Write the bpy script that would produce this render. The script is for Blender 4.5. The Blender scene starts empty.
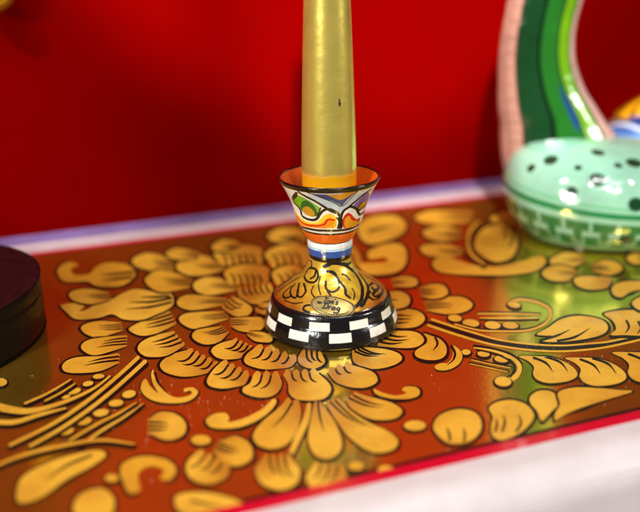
import bpy, math, random
import numpy as np
from mathutils import Vector, Matrix
from mathutils.geometry import tessellate_polygon

random.seed(4)
scene = bpy.context.scene
COL = scene.collection
PI = math.pi

# ------------------------------------------------------------------ camera
F, TH, RO, H = 889.0, math.radians(17.2), math.radians(0.9), 0.1585
fwd = np.array([0, math.cos(TH), -math.sin(TH)])
up0 = np.array([0, math.sin(TH), math.cos(TH)])
r0 = np.array([1.0, 0, 0])
up = up0 * math.cos(RO) + r0 * math.sin(RO)
rt = r0 * math.cos(RO) - up0 * math.sin(RO)
CP = np.array([0, 0, H])
cam_d = bpy.data.cameras.new('camera')
cam_d.lens = 50.0
cam_d.sensor_width = 36.0
cam_d.sensor_fit = 'HORIZONTAL'
cam_d.shift_y = -42 / 640
cam_d.clip_start = 0.01
cam_d.clip_end = 50
cam_d.dof.use_dof = True
cam_d.dof.focus_distance = 0.354
cam_d.dof.aperture_fstop = 4.9
cam = bpy.data.objects.new('camera', cam_d)
COL.objects.link(cam)
cam.matrix_world = Matrix(((rt[0], up[0], -fwd[0], 0), (rt[1], up[1], -fwd[1], 0), (rt[2], up[2], -fwd[2], H), (0, 0, 0, 1)))
scene.camera = cam


def at(x, y, z=0.0):
    d = fwd + rt * ((x - 320) / F) + up * ((214 - y) / F)
    return CP + d * ((z - H) / d[2])


def atY(x, y, Y):
    d = fwd + rt * ((x - 320) / F) + up * ((214 - y) / F)
    return CP + d * (Y / d[1])


def proj(p):
    v = np.asarray(p) - CP
    d = v @ fwd
    return np.stack([320 + F * (v @ rt) / d, 214 - F * (v @ up) / d, d], -1)


# ------------------------------------------------------------------ world, lamps, exposure
w = bpy.data.worlds.new('World')
scene.world = w
w.use_nodes = True
bg = w.node_tree.nodes['Background']
bg.inputs[0].default_value = (1.0, 0.96, 0.92, 1)
bg.inputs[1].default_value = 0.09
scene.view_settings.view_transform = 'Standard'
scene.view_settings.look = 'None'
scene.view_settings.exposure = 0.0
scene.view_settings.gamma = 1.0


def lamp_area(name, loc, target, size, power, color=(1, 0.97, 0.93)):
    d = bpy.data.lights.new(name, 'AREA')
    d.shape = 'DISK'
    d.size = size
    d.energy = power
    d.color = color
    o = bpy.data.objects.new(name, d)
    COL.objects.link(o)
    o.location = loc
    o.rotation_euler = (Vector(target) - Vector(loc)).to_track_quat('-Z', 'Y').to_euler()
    return o


def lamp_spot(name, loc, target, deg, blend, power, radius=0.02, color=(1, 0.97, 0.93)):
    d = bpy.data.lights.new(name, 'SPOT')
    d.spot_size = math.radians(deg)
    d.spot_blend = blend
    d.energy = power
    d.shadow_soft_size = radius
    d.color = color
    o = bpy.data.objects.new(name, d)
    COL.objects.link(o)
    o.location = loc
    o.rotation_euler = (Vector(target) - Vector(loc)).to_track_quat('-Z', 'Y').to_euler()
    return o


lamp_area('ceiling_lamp', (-0.50, -0.20, 1.15), (0.0, 0.36, 0.03), 0.16, 4.2)
lamp_area('ceiling_lamp', (0.34, -0.40, 1.05), (0.05, 0.36, 0.03), 0.14, 3.6)
for k, (x, y, z) in enumerate([(0.05, -0.35, 1.2), (0.26, 0.05, 1.25), (0.42, 0.10, 1.2)]):
    lamp_area('ceiling_lamp', (x, y, z), (0.05, 0.4, 0.05), 0.06, 2.0)
lamp_area('side_softbox', (-0.60, -0.50, 0.46), (0.0, 0.36, 0.06), 0.24, 12.0)  # added soft lamps, left and right, for the candle's sheen streaks
lamp_area('side_softbox', (0.98, 0.05, 0.42), (0.0, 0.36, 0.06), 0.20, 5.0)


def wall_point(x, y, bd):
    d = fwd + rt * ((x - 320) / F) + up * ((214 - y) / F)
    n = np.array([-math.sin(math.radians(20.4)), math.cos(math.radians(20.4)), 0])
    return CP + d * ((bd - CP @ n) / (d @ n))


# narrow shop spotlights washing the wall in overlapping pools
for (x, y, src, deg, bl, pw) in ((108, -4, (-0.10, -0.30, 1.0), 4.6, 0.45, 75), (45, 168, (-0.45, -0.25, 0.9), 5.2, 0.45, 85), (462, 34, (0.06, -0.40, 0.95), 13.2, 0.25, 108), (300, -345, (0.06, -0.55, 1.1), 17.0, 0.15, 230)):
    lamp_spot('spot_lamp', src, tuple(wall_point(x, y, 0.515)), deg, bl, pw)

# ------------------------------------------------------------------ helpers


def lin(c):
    out = []
    for v in c[:3]:
        v = v / 255.0
        out.append(v / 12.92 if v <= 0.04045 else ((v + 0.055) / 1.055) ** 2.4)
    return np.array(out)


def material(name, color=(0.5, 0.5, 0.5), rough=0.4, metal=0.0, coat=0.0, coat_rough=0.05, spec=0.5,
             attr=None, noise=None, bump=None, metal_attr=None):
    m = bpy.data.materials.new(name)
    m.use_nodes = True
    nt = m.node_tree
    b = nt.nodes['Principled BSDF']
    b.inputs['Base Color'].default_value = (*color, 1)
    b.inputs['Roughness'].default_value = rough
    b.inputs['Metallic'].default_value = metal
    b.inputs['Coat Weight'].default_value = coat
    b.inputs['Coat Roughness'].default_value = coat_rough
    b.inputs['Specular IOR Level'].default_value = spec
    src = None
    if attr:
        a = nt.nodes.new('ShaderNodeAttribute')
        a.attribute_name = attr
        src = a.outputs['Color']
        nt.links.new(src, b.inputs['Base Color'])
    if metal_attr:
        a2 = nt.nodes.new('ShaderNodeAttribute')
        a2.attribute_name = metal_attr
        nt.links.new(a2.outputs['Fac'], b.inputs['Metallic'])
    tc = nt.nodes.new('ShaderNodeTexCoord')
    if noise:
        # noise = (scale, low_factor, high_factor[, detail])
        n = nt.nodes.new('ShaderNodeTexNoise')
        n.inputs['Scale'].default_value = noise[0]
        n.inputs['Detail'].default_value = noise[3] if len(noise) > 3 else 4
        nt.links.new(tc.outputs['Object'], n.inputs['Vector'])
        r = nt.nodes.new('ShaderNodeMapRange')
        r.inputs['From Min'].default_value = 0.3
        r.inputs['From Max'].default_value = 0.7
        r.inputs['To Min'].default_value = noise[1]
        r.inputs['To Max'].default_value = noise[2]
        nt.links.new(n.outputs['Fac'], r.inputs['Value'])
        mx = nt.nodes.new('ShaderNodeVectorMath')
        mx.operation = 'SCALE'
        if src:
            nt.links.new(src, mx.inputs[0])
        else:
            mx.inputs[0].default_value = color
        nt.links.new(r.outputs[0], mx.inputs['Scale'])
        nt.links.new(mx.outputs[0], b.inputs['Base Color'])
    if bump:
        n = nt.nodes.new('ShaderNodeTexNoise')
        n.inputs['Scale'].default_value = bump[0]
        n.inputs['Detail'].default_value = 3
        nt.links.new(tc.outputs['Object'], n.inputs['Vector'])
        bp = nt.nodes.new('ShaderNodeBump')
        bp.inputs['Strength'].default_value = bump[1]
        bp.inputs['Distance'].default_value = bump[2]
        nt.links.new(n.outputs['Fac'], bp.inputs['Height'])
        nt.links.new(bp.outputs[0], b.inputs['Normal'])
        if len(bump) > 3 and bump[3]:
            nt.links.new(bp.outputs[0], b.inputs['Coat Normal'])
    return m


def link(name, me, mats=(), parent=None, smooth=True):
    o = bpy.data.objects.new(name, me)
    COL.objects.link(o)
    for m in mats:
        me.materials.append(m)
    if smooth:
        me.polygons.foreach_set('use_smooth', [True] * len(me.polygons))
    if parent:
        o.parent = parent
    return o


def thing(name, label, cat, loc=(0, 0, 0), group=None):
    o = bpy.data.objects.new(name, None)
    COL.objects.link(o)
    o.location = loc
    o.empty_display_size = 0.01
    o['label'] = label
    o['category'] = cat
    if group:
        o['group'] = group
    return o


def mesh(name, verts, faces):
    me = bpy.data.meshes.new(name)
    me.from_pydata([tuple(map(float, v)) for v in verts], [], faces)
    me.update()
    return me


def grid_mesh(name, P, close_u=True, caps=False):
    """P: (rows, cols, 3); columns run round the object."""
    nr, nc = P.shape[:2]
    me = bpy.data.meshes.new(name)
    V = P.reshape(-1, 3)
    cc = nc if close_u else nc - 1
    i = np.arange(nr - 1)[:, None]
    j = np.arange(cc)[None, :]
    j2 = (j + 1) % nc
    Q = np.stack([i * nc + j + 0 * j2, i * nc + j2, (i + 1) * nc + j2, (i + 1) * nc + j], -1).reshape(-1, 4)
    me.vertices.add(len(V))
    me.vertices.foreach_set('co', V.astype(np.float32).ravel())
    me.loops.add(Q.size)
    me.loops.foreach_set('vertex_index', Q.astype(np.int32).ravel())
    me.polygons.add(len(Q))
    me.polygons.foreach_set('loop_start', np.arange(0, Q.size, 4, dtype=np.int32))
    me.update(calc_edges=True)
    me.validate()
    return me


def set_colour(me, C, name='paint'):
    a = me.attributes.new(name, 'FLOAT_COLOR', 'POINT')
    D = np.ones((len(C), 4), np.float32)
    D[:, :3] = C
    a.data.foreach_set('color', D.ravel())


def set_float(me, A, name='metal'):
    a = me.attributes.new(name, 'FLOAT', 'POINT')
    a.data.foreach_set('value', A.astype(np.float32).ravel())


def spline(pts, closed=False, n=6):
    """Catmull-Rom through the points."""
    P = np.asarray(pts, float)
    N = len(P)
    out = []
    rng = range(N) if closed else range(N - 1)
    for i in rng:
        if closed:
            a, b, c, d = P[(i - 1) % N], P[i], P[(i + 1) % N], P[(i + 2) % N]
        else:
            a, b, c, d = P[max(i - 1, 0)], P[i], P[i + 1], P[min(i + 2, N - 1)]
        for k in range(n):
            t = k / n
            out.append(0.5 * (2 * b + (c - a) * t + (2 * a - 5 * b + 4 * c - d) * t * t + (3 * b - a - 3 * c + d) * t ** 3))
    if not closed:
        out.append(P[-1])
    return np.array(out)


# ------------------------------------------------------------------ the setting
# direction of the table's long edges and its normal (towards the wall)
ANG = math.radians(20.4)
E1 = np.array([math.cos(ANG), math.sin(ANG), 0])
E2 = np.array([-math.sin(ANG), math.cos(ANG), 0])
dF = float(at(270, 225)[:3] @ E2)          # back edge of the painted field
dN = float(at(611, 418.5) @ E2)            # front edge of the painted field
TL, TR = -0.62, 0.78                        # ends of the table along E1


def ew(a, b, z=0.0):
    return E1 * a + E2 * b + np.array([0, 0, z])


m_floor = material('floor_paint', tuple(lin((225, 222, 215))), 0.5, noise=(3, 0.9, 1.05))
fl = link('floor', mesh('floor', [(-4, -4, -0.76), (4, -4, -0.76), (4, 4, -0.76), (-4, 4, -0.76)], [(0, 1, 2, 3)]), [m_floor], smooth=False)
fl['kind'] = 'structure'

m_wall = material('red_wall_paint', (0.105, 0.0001, 0.0001), 0.8, spec=0.0, noise=(9, 0.9, 1.08), bump=(260, 0.12, 0.001))
bw = dF + 0.0375
wv, wf = [], []
for a0, a1, b0, b1, z0, z1 in [(-1.6, 2.0, bw, bw + 0.02, -0.76, 1.5)]:
    q = [ew(a0, b0, z0), ew(a1, b0, z0), ew(a1, b1, z0), ew(a0, b1, z0), ew(a0, b0, z1), ew(a1, b0, z1), ew(a1, b1, z1), ew(a0, b1, z1)]
    wv += q
    wf += [(0, 1, 5, 4), (1, 2, 6, 5), (2, 3, 7, 6), (3, 0, 4, 7), (4, 5, 6, 7), (3, 2, 1, 0)]
wall = link('wall', mesh('wall', wv, wf), [m_wall], smooth=False)
wall['label'] = 'bright red painted wall rising behind the decorated table'
wall['category'] = 'wall'

# ------------------------------------------------------------------ the table
table = thing('painted_table', 'orange lacquered table top with golden painted leaf scrolls and white back rim', 'table')
m_base = material('orange_lacquer', (0.27, 0.135, 0.010), 0.4, coat=0.15, coat_rough=0.05, noise=(55, 0.86, 1.1), bump=(420, 0.05, 0.0006))
nt_ = m_base.node_tree      # gold leaf under lacquer: a tinted mirror over a thin dull ground
gl_ = nt_.nodes.new('ShaderNodeBsdfAnisotropic')
gl_.inputs['Color'].default_value = (0.95, 0.72, 0.12, 1)
gl_.inputs['Roughness'].default_value = 0.13
mx_ = nt_.nodes.new('ShaderNodeMixShader')
mx_.inputs[0].default_value = 0.78
pb_ = nt_.nodes['Principled BSDF']
nt_.links.new(pb_.outputs[0], mx_.inputs[1])
nt_.links.new(gl_.outputs[0], mx_.inputs[2])
nt_.links.new(pb_.inputs['Normal'].links[0].from_socket, gl_.inputs['Normal'])
nt_.links.new(mx_.outputs[0], nt_.nodes['Material Output'].inputs[0])
m_gold = material('golden_paint', (0.70, 0.385, 0.030), 0.34, metal=0.15, coat=0.30, coat_rough=0.10, bump=(260, 0.16, 0.0008))
ng_ = m_gold.node_tree
tc_ = ng_.nodes.new('ShaderNodeTexCoord')


def gold_noise(scale, detail, lo, hi):
    n = ng_.nodes.new('ShaderNodeTexNoise')
    n.inputs['Scale'].default_value = scale
    n.inputs['Detail'].default_value = detail
    ng_.links.new(tc_.outputs['Object'], n.inputs['Vector'])
    r = ng_.nodes.new('ShaderNodeMapRange')
    r.inputs['From Min'].default_value = lo
    r.inputs['From Max'].default_value = hi
    ng_.links.new(n.outputs['Fac'], r.inputs['Value'])
    return r.outputs[0]


def gold_mix(fac, a, b):
    m = ng_.nodes.new('ShaderNodeMix')
    m.data_type = 'RGBA'
    ng_.links.new(fac, m.inputs[0])
    for sock, v in ((m.inputs[6], a), (m.inputs[7], b)):
        if isinstance(v, tuple):
            sock.default_value = v
        else:
            ng_.links.new(v, sock)
    return m.outputs[2]


at_ = ng_.nodes.new('ShaderNodeAttribute')
at_.attribute_name = 'tint'
# each stroke was mixed a little differently; thin paint lets the orange ground through
c_ = gold_mix(at_.outputs['Fac'], (0.80, 0.46, 0.045, 1), (0.68, 0.335, 0.022, 1))
f_ = ng_.nodes.new('ShaderNodeMath')
f_.operation = 'MULTIPLY'
f_.inputs[1].default_value = 0.55
ng_.links.new(gold_noise(75, 6, 0.46, 0.74), f_.inputs[0])
c_ = gold_mix(f_.outputs[0], c_, (0.48, 0.17, 0.012, 1))
f_ = ng_.nodes.new('ShaderNodeMath')
f_.operation = 'MULTIPLY'
f_.inputs[1].default_value = 0.35
ng_.links.new(gold_noise(900, 4, 0.50, 0.75), f_.inputs[0])
c_ = gold_mix(f_.outputs[0], c_, (0.40, 0.17, 0.02, 1))
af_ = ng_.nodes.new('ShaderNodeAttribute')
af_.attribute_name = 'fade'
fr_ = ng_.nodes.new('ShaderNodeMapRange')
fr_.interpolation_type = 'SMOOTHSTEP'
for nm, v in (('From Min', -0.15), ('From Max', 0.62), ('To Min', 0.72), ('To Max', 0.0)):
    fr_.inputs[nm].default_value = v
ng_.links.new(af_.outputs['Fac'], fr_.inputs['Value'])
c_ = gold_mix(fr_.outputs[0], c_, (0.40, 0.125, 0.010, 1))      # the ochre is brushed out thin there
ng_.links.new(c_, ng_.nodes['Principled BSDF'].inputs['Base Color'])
m_line = material('dark_outline_paint', (0.008, 0.004, 0.003), 0.35, coat=0.06, coat_rough=0.1, spec=0.25)
m_red = material('crimson_rim_paint', tuple(lin((190, 10, 40))), 0.25, coat=0.4)
m_white = material('white_rim_paint', tuple(lin((206, 196, 198))), 0.3, coat=0.4, noise=(80, 0.92, 1.03))
m_backw = material('pinkish_white_paint', tuple(lin((196, 178, 184))), 0.3, coat=0.4, noise=(70, 0.85, 1.05))
m_violet = material('lavender_rim_paint', tuple(lin((112, 98, 150))), 0.3, coat=0.4, noise=(60, 0.75, 1.2))

TINT = []
FADE = {}
TV, TF, TM = [], [], []       # the table top: lacquer field, outlines, gold, all one mesh


def t_poly(P, mi):
    """P: (n,3) outline on the table -> faces."""
    tri = tessellate_polygon([[Vector(p) for p in P]])
    s = len(TV)
    TV.extend([tuple(p) for p in P])
    for t in tri:
        a, b, c = [np.asarray(P[i]) for i in t]
        nz = (b[0] - a[0]) * (c[1] - a[1]) - (b[1] - a[1]) * (c[0] - a[0])
        if abs(nz) < 1e-13:
            continue
        TF.append(tuple(s + i for i in (t if nz > 0 else t[::-1])))
        TM.append(mi)
    TINT.extend([random.random()] * (len(TF) - len(TINT)))


def px_poly(pts, mi, z):
    t_poly([at(x, y, z) for x, y in pts], mi)


layer = [0]


def zz(k):
    # each painted stroke lies a hair above the last, so that none are coplanar
    layer[0] += 1
    return 0.00006 + layer[0] * 3.5e-7


def ribbon(pts, wid, mi, z, n=6, smooth=True, round_ends=True):
    """stroke along pts with varying width (photograph-sized units), laid on the table plane"""
    P = spline(pts, False, n) if smooth and len(pts) > 2 else np.asarray(pts, float)
    W = np.interp(np.linspace(0, 1, len(P)), np.linspace(0, 1, len(wid)), wid)
    T = np.gradient(P, axis=0)
    T /= np.linalg.norm(T, axis=1)[:, None] + 1e-9
    Nn = np.stack([-T[:, 1], T[:, 0]], 1)
    L = P + Nn * W[:, None] / 2
    R = P - Nn * W[:, None] / 2
    s = len(TV)
    for k in range(len(P)):
        TV.append(tuple(at(L[k, 0], L[k, 1], z)))
        TV.append(tuple(at(R[k, 0], R[k, 1], z)))
    for k in range(len(P) - 1):
        a = s + 2 * k
        f = (a, a + 1, a + 3, a + 2)
        p = [np.array(TV[i]) for i in f]
        nz = (p[1][0] - p[0][0]) * (p[2][1] - p[0][1]) - (p[1][1] - p[0][1]) * (p[2][0] - p[0][0])
        TF.append(f if nz > 0 else f[::-1])
        TM.append(mi)
    tint = random.random()
    TINT.extend([tint] * (len(TF) - len(TINT)))
    if round_ends:
        for e, q in ((0, W[0]), (-1, W[-1])):
            if q > 1.0:
                c = P[e]
                t_poly([at(c[0] + q / 2 * math.cos(g), c[1] + q / 2 * math.sin(g), z + 1e-7) for g in np.linspace(0, 2 * PI, 12)[:-1]], mi)
                TINT[-9:] = [tint] * 9


def petal(pts, n=3, sl=0.64, off=3.0, bump=0.6, sw=2.2):
    """outline runs from one end of the fringed inner edge, round the outer end, to the other"""
    P = np.asarray(pts, float)
    A, B = P[-1], P[0]
    O = spline(P, False, 6)
    mid = (A + B) / 2
    if P[:, 1].max() < 331 and P[:, 0].max() < 230 and A[0] > 150:      # packed rows: the inner end runs in under the next row
        v = mid - O[np.argmax(np.linalg.norm(O - mid, axis=1))]
        A, B = A + v * 0.26 + (mid - A) * 0.15, B + v * 0.26 + (mid - B) * 0.15
        P = np.vstack([B, P[1:-1], A])
        O = spline(P, False, 6)
        mid = (A + B) / 2
    far = O[np.argmax(np.linalg.norm(O - mid, axis=1))]
    ax = far - mid
    ln = np.linalg.norm(ax)
    ax = ax / (ln + 1e-9)
    n = n + 1 if n == 2 and max(p[1] for p in pts) < 372 else n
    # fringed inner edge: fingers with curved slits between them
    ab = B - A
    wd = np.linalg.norm(ab) + 1e-9
    perp = np.array([-ab[1], ab[0]]) / wd
    if perp @ (O.mean(0) - mid) < 0:
        perp = -perp
    along = ax - perp * (ax @ perp)
    al_ = np.linalg.norm(along)
    along = along / al_ if al_ > 1e-6 else along * 0
    edge, slits = [], []
    for k in range(n + 1):
        a = A + ab * k / (n + 1)
        b = A + ab * (k + 1) / (n + 1)
        d = np.linalg.norm(b - a)
        for t in (0.14, 0.34, 0.58, 0.82):
            edge.append(a + (b - a) * t - perp * d * bump * math.sin(PI * t) * random.uniform(0.85, 1.15))
        if k < n:
            edge.append(b + perp * d * 0.2)
            slits.append(b)
    G = np.concatenate([O, np.array(edge)])
    # dark line under the outer end: the outline pushed outwards
    cen = O.mean(0)
    K = []
    for p in O:
        q = p - cen
        m = max(0.0, float(q @ ax) / (ln * 0.5 + 1e-9))
        nrm = q / (np.linalg.norm(q) + 1e-9)
        down = 0.55 if nrm[1] > 0 else 0.0
        K.append(p + nrm * (off * (0.55 + 0.45 * min(1, m)) + down))
    K = np.concatenate([np.array(K), np.array([A, B]) if n == 0 else np.array([A + ax * 2, B + ax * 2])])
    px_poly(K, 2, zz(0))
    v0 = len(TV)
    px_poly(G, 1, zz(1))
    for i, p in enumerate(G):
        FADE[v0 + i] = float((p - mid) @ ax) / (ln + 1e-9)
    sw_ = min(sw, (0.56 if wd < 0.6 * ln else 0.42) * wd / (n + 1))
    for k, b in enumerate(slits):
        rel = O - b
        near = np.abs(rel @ (ab / wd)) < 0.2 * wd + 1
        dep = max(float((rel[near] @ perp).max()) if near.any() else 0.0, 0.35 * ln)
        narrow = wd < 0.6 * ln
        L = (0.58 * ln if narrow else dep * sl) * random.uniform(0.85, 1.12)
        t = along * min(1.0, 0.25 + al_)
        if narrow:
            c = ax * 0.8 + perp * 0.2
            ribbon([b - c * sw_ * 0.5, b + c * L * 0.5 + (mid - b) * 0.06, b + ax * L + (mid - b) * 0.2], [sw_, sw_ * 0.9, 0.25], 2, zz(2), n=5, round_ends=False)
            continue
        ribbon([b - perp * sw_ * 0.5, b + perp * L * 0.42 + t * L * 0.10, b + perp * L * 0.72 + t * L * 0.34, b + perp * L * 0.88 + t * L * 0.70],
               [sw_, sw_, sw_ * 0.9, 0.25], 2, zz(2), n=4, round_ends=False)


def leaf(pts, strokes=(), off=2.8, sw=2.5):
    """closed outline plus hand-placed dark strokes"""
    O = spline(pts, True, 6)
    px_poly([(p[0] + 0.2, p[1]) for p in O + (O - O.mean(0)) / (np.linalg.norm(O - O.mean(0), axis=1)[:, None] + 1e-9) * off + np.array([0, 0.5])], 2, zz(0))
    px_poly(O, 1, zz(1))
    for s in strokes:
        ribbon(s, [sw, sw, 0.4], 2, zz(2), round_ends=False)


def band(pts, wid, dark=3.3, side=1):
    """gold stroke with a dark line along its lower side"""
    P = np.asarray(pts, float)
    ribbon(P + np.array([0.3, dark * 0.75 * side]), [max(v * 0.8, 1) + dark for v in wid], 2, zz(0))
    ribbon(P, [v * 0.92 for v in wid], 1, zz(1))


def dot(x, y, a, b, tilt=0.0):
    c, s = math.cos(tilt), math.sin(tilt)
    for (g, dy, mi, k) in ((1.9, 1.1, 2, 0), (0.0, 0.0, 1, 1)):
        px_poly([(x + (a + g) * math.cos(t) * c - (b + g * .8) * math.sin(t) * s,
                  y + dy + (a + g) * math.cos(t) * s + (b + g * .8) * math.sin(t) * c) for t in np.linspace(0, 2 * PI, 19)[:-1]], mi, zz(k))


# the lacquered field
t_poly([ew(TL, dN), ew(TR, dN), ew(TR, dF), ew(TL, dF)], 0)

# ring of petals, left side and below
petal([(187, 350), (173, 354), (163, 360), (160, 366), (166, 372.5), (182, 376.5), (200, 375), (212, 371), (218, 366)], 4)
petal([(184, 346), (167, 355.5), (150.5, 357), (142, 354.5), (137.6, 348.5), (142, 341.5), (155, 335.5), (170.5, 331.5)], 3)
petal([(174.5, 325), (157.5, 333), (141, 335.6), (129, 330), (134, 325), (150.5, 318), (168, 311)], 3)
leaf([(61, 305), (65, 310.6), (76, 319), (97, 318), (112, 314), (123, 319), (140, 320), (155, 315), (172, 306), (171, 294), (155, 292), (136, 289), (123, 293), (113, 298.5), (99, 302), (87, 309.5), (79, 311), (84, 306), (76, 303)],
     [[(172, 298), (150, 302), (128, 302)], [(172, 302), (150, 307), (126, 309)], [(170, 296), (155, 297), (140, 297)]])
leaf([(57.5, 272), (65, 281.5), (87.5, 281.5), (97, 286), (121, 286), (134, 277), (134, 270), (125, 264), (106, 263), (95, 268), (89, 274), (75, 275), (71, 269), (78, 265), (70, 262), (62, 265)],
     [[(134, 272), (115, 274), (100, 275)], [(132, 277), (115, 279), (102, 280)]])
petal([(110, 300), (92, 304), (75, 301), (69, 295), (75, 290), (90, 289), (108, 292)], 2)
petal([(170, 270), (158, 271), (140, 268), (132, 262), (137, 256), (150, 253), (165, 257)], 2)
petal([(182, 288), (165, 292), (153, 289), (145, 281), (148, 276), (160, 270), (180, 275)], 3)
petal([(227, 291), (211, 295), (198, 292), (193, 285), (200, 279), (213, 277), (228, 281)], 3)
petal([(214, 306), (195, 310), (181, 307.5), (177, 302), (183, 296), (197, 295), (217, 298)], 3)
petal([(218, 321), (197, 328.5), (184, 325), (179, 319), (184, 314), (198, 312), (215, 311)], 3)
petal([(228.5, 333), (219, 342), (206, 344.5), (196, 341), (192, 335.5), (196, 330.5), (206, 328), (220, 326)], 3)
petal([(233, 339.5), (221, 343), (213, 347.5), (211.5, 352), (217, 357.5), (228, 359.5), (244, 357), (252.5, 349)], 3)
petal([(255, 347.5), (247, 354), (244, 360), (248, 365), (262, 369), (275, 369), (290, 367), (297, 360)], 4)
petal([(301, 352), (298, 358), (300, 364), (308, 368), (318, 367.5), (325, 362), (322, 354)], 2)
petal([(352, 353), (354, 362), (366, 368), (380, 368.5), (395, 364.5), (402, 359), (398, 353), (385, 349), (366, 347)], 2, sl=.36)
petal([(378, 346), (400, 348), (416, 347), (424, 341), (420, 334), (410, 331), (392, 331)], 2)
petal([(390, 327), (405, 328), (418, 326), (425, 319), (420, 312), (408, 309), (390, 311)], 2)
petal([(383, 307), (395, 309), (407, 306), (410, 299), (405, 293), (395, 291), (383, 292)], 1)
petal([(428, 311), (445, 314), (460, 313), (470, 309), (472, 303), (462, 297), (445, 297), (425, 301)], 2)
petal([(422, 297), (432, 299), (443, 297), (448, 292), (443, 285), (432, 284), (420, 287)], 2)
petal([(396, 287), (412, 287), (418, 283), (415, 278), (405, 276), (393, 278)], 1)
# behind the candlestick
leaf([(370, 217), (385, 215), (398, 217), (406, 225), (402, 234), (388, 240), (374, 244), (362, 240), (358, 226)], [[(368, 232), (382, 228), (394, 226)]])
leaf([(368, 252), (378, 246), (392, 243), (403, 246), (407, 256), (403, 268), (390, 274), (368, 274), (358, 264), (375, 263), (388, 261), (384, 257), (370, 259)])
petal([(470, 222), (445, 225), (425, 223), (415, 217), (430, 211), (450, 211), (472, 212)], 3)
petal([(462, 238), (445, 241), (430, 239), (423, 233), (430, 228), (445, 226), (460, 230)], 3)
petal([(464, 255), (445, 258), (427, 255), (420, 248), (430, 244), (448, 244), (463, 249)], 3)
leaf([(432, 263), (440, 257), (452, 258), (466, 263), (480, 266), (500, 266), (520, 262), (540, 256), (546, 262), (535, 271), (510, 275), (480, 275), (455, 274), (438, 271)], [[(470, 254), (474, 259), (478, 264)], [(462, 254), (467, 258), (471, 263)]])
leaf([(476, 238), (483, 229), (497, 225), (512, 231), (518, 243), (512, 257), (498, 262), (484, 257), (475, 248)], [[(503, 226), (506, 234), (503, 241)], [(512, 232), (513, 240), (508, 248)]])
band([(478, 222), (470, 232), (468, 245), (473, 256), (484, 264)], [2, 3, 3, 3, 2])
petal([(530, 222), (520, 216), (508, 212), (497, 214), (490, 220), (500, 223)], 3)
petal([(217, 270), (205, 275), (188, 275), (178, 270), (177, 264), (186, 257), (200, 255), (214, 261)], 3)
petal([(219, 261), (214, 255), (222, 247), (240, 244), (258, 247), (264, 254), (262, 262)], 5, sl=.5)
petal([(228, 281), (224, 273), (232, 267), (250, 264), (266, 267), (271, 274), (268, 281)], 5, sl=.5)
petal([(272, 286), (273, 296), (262, 303), (248, 303), (240, 298), (237, 290)], 5, sl=.5)
petal([(235, 297), (243, 301), (252, 308), (248, 315), (235, 316), (222, 308)], 3)
petal([(232, 327), (240, 331), (256, 332), (264, 326), (262, 318), (250, 317), (231, 318)], 3)
petal([(247, 335), (255, 341), (270, 342), (272, 336), (262, 332), (250, 331)], 2)
petal([(256, 312), (268, 315), (274, 308), (272, 303), (262, 303)], 1)
petal([(270, 263), (265, 254), (278, 246), (298, 244), (312, 252), (308, 262)], 4)
petal([(275, 282), (272, 273), (283, 266), (300, 266), (306, 280)], 3)
petal([(322, 262), (322, 250), (338, 244), (356, 248), (362, 262)], 4)
petal([(232, 251), (216, 251), (212, 246), (222, 240), (236, 241), (242, 246)], 3)
petal([(190, 259), (174, 259), (166, 253), (178, 248), (194, 252)], 2)
petal([(290, 243), (272, 241), (268, 235), (280, 228), (300, 229), (306, 238)], 3)
petal([(330, 238), (315, 236), (315, 228), (335, 222), (350, 226), (352, 234)], 3)
petal([(376, 308), (368, 300), (372, 292), (380, 290), (384, 300)], 1)
# outer ring at the left
petal([(122, 331), (100, 337), (88, 335), (81, 329), (85, 324), (100, 321), (120, 322)], 3)
petal([(125, 347), (97, 355), (85, 352), (81, 346), (88, 340), (105, 337), (126, 335)], 3, sl=.5)
petal([(117, 364), (100, 371), (80, 373), (66, 372), (62, 367), (66, 361), (78, 357), (100, 356), (118, 353)], 2, sl=.45)
dot(1, 382, 6, 4)
for d in ((74, 391, 7, 3, -.25), (88, 383.5, 5.5, 2.5, -.2), (98.5, 376.3, 6, 2.4, -.1), (66, 396.8, 4.5, 1.6, -.3),
          (101, 412.6, 8, 3.6, -.15), (116, 403, 7.5, 3.4, -.1), (129, 394, 7, 3.7, -.2), (84, 421, 8, 3.6, -.2), (66, 431, 8, 3.6, -.2)):
    dot(*d)
band([(-12, 404), (8, 409), (28, 411), (50, 406.5), (75, 397.5), (95, 387.5), (110, 376)], [9, 8, 6, 4.4, 3.4, 2.6, 2])
band([(-10, 421), (14, 422), (40, 414.5), (66, 408)], [6, 5, 4, 1.5])
band([(10, 445), (45, 428), (70, 413), (95, 395), (120, 374), (138, 357.5)], [3, 3.6, 4, 4, 4, 4.2])
band([(30, 446), (60, 429), (90, 408.5), (115, 388.5), (145, 361.5)], [3, 3.6, 4, 4, 4.4])
band([(25, 403.3), (45, 394.5), (60, 386), (70.5, 379.5)], [2.2, 2.2, 2, 1.6])
band([(45, 400.8), (60, 393), (75, 383.5)], [1.8, 2, 1.4])
band([(70, 440), (98, 423.5), (118, 413.5), (136, 402.5)], [2.6, 3, 2.6, 1.4])
band([(80, 446), (104, 429), (124, 417), (143, 403.5)], [2.6, 3, 2.4, 1])
leaf([(153, 369.5), (156, 379), (164, 391), (175, 397.2), (186, 396.4), (192, 393.4), (190, 390.6), (184.5, 392), (184.5, 388.5), (193, 387.5), (198, 392), (193, 398.6), (182.5, 402.6), (162, 402.6), (148, 398), (141, 390), (142, 382), (146, 379), (150, 386), (158, 393), (153, 384), (151, 375)],
     [[(154.5, 372), (158.5, 383), (166, 391.5)]], off=1.5)
petal([(221, 362), (213, 370), (207, 380), (210, 386), (222, 388.5), (235, 387), (245, 384), (249, 376)], 3)
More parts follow.
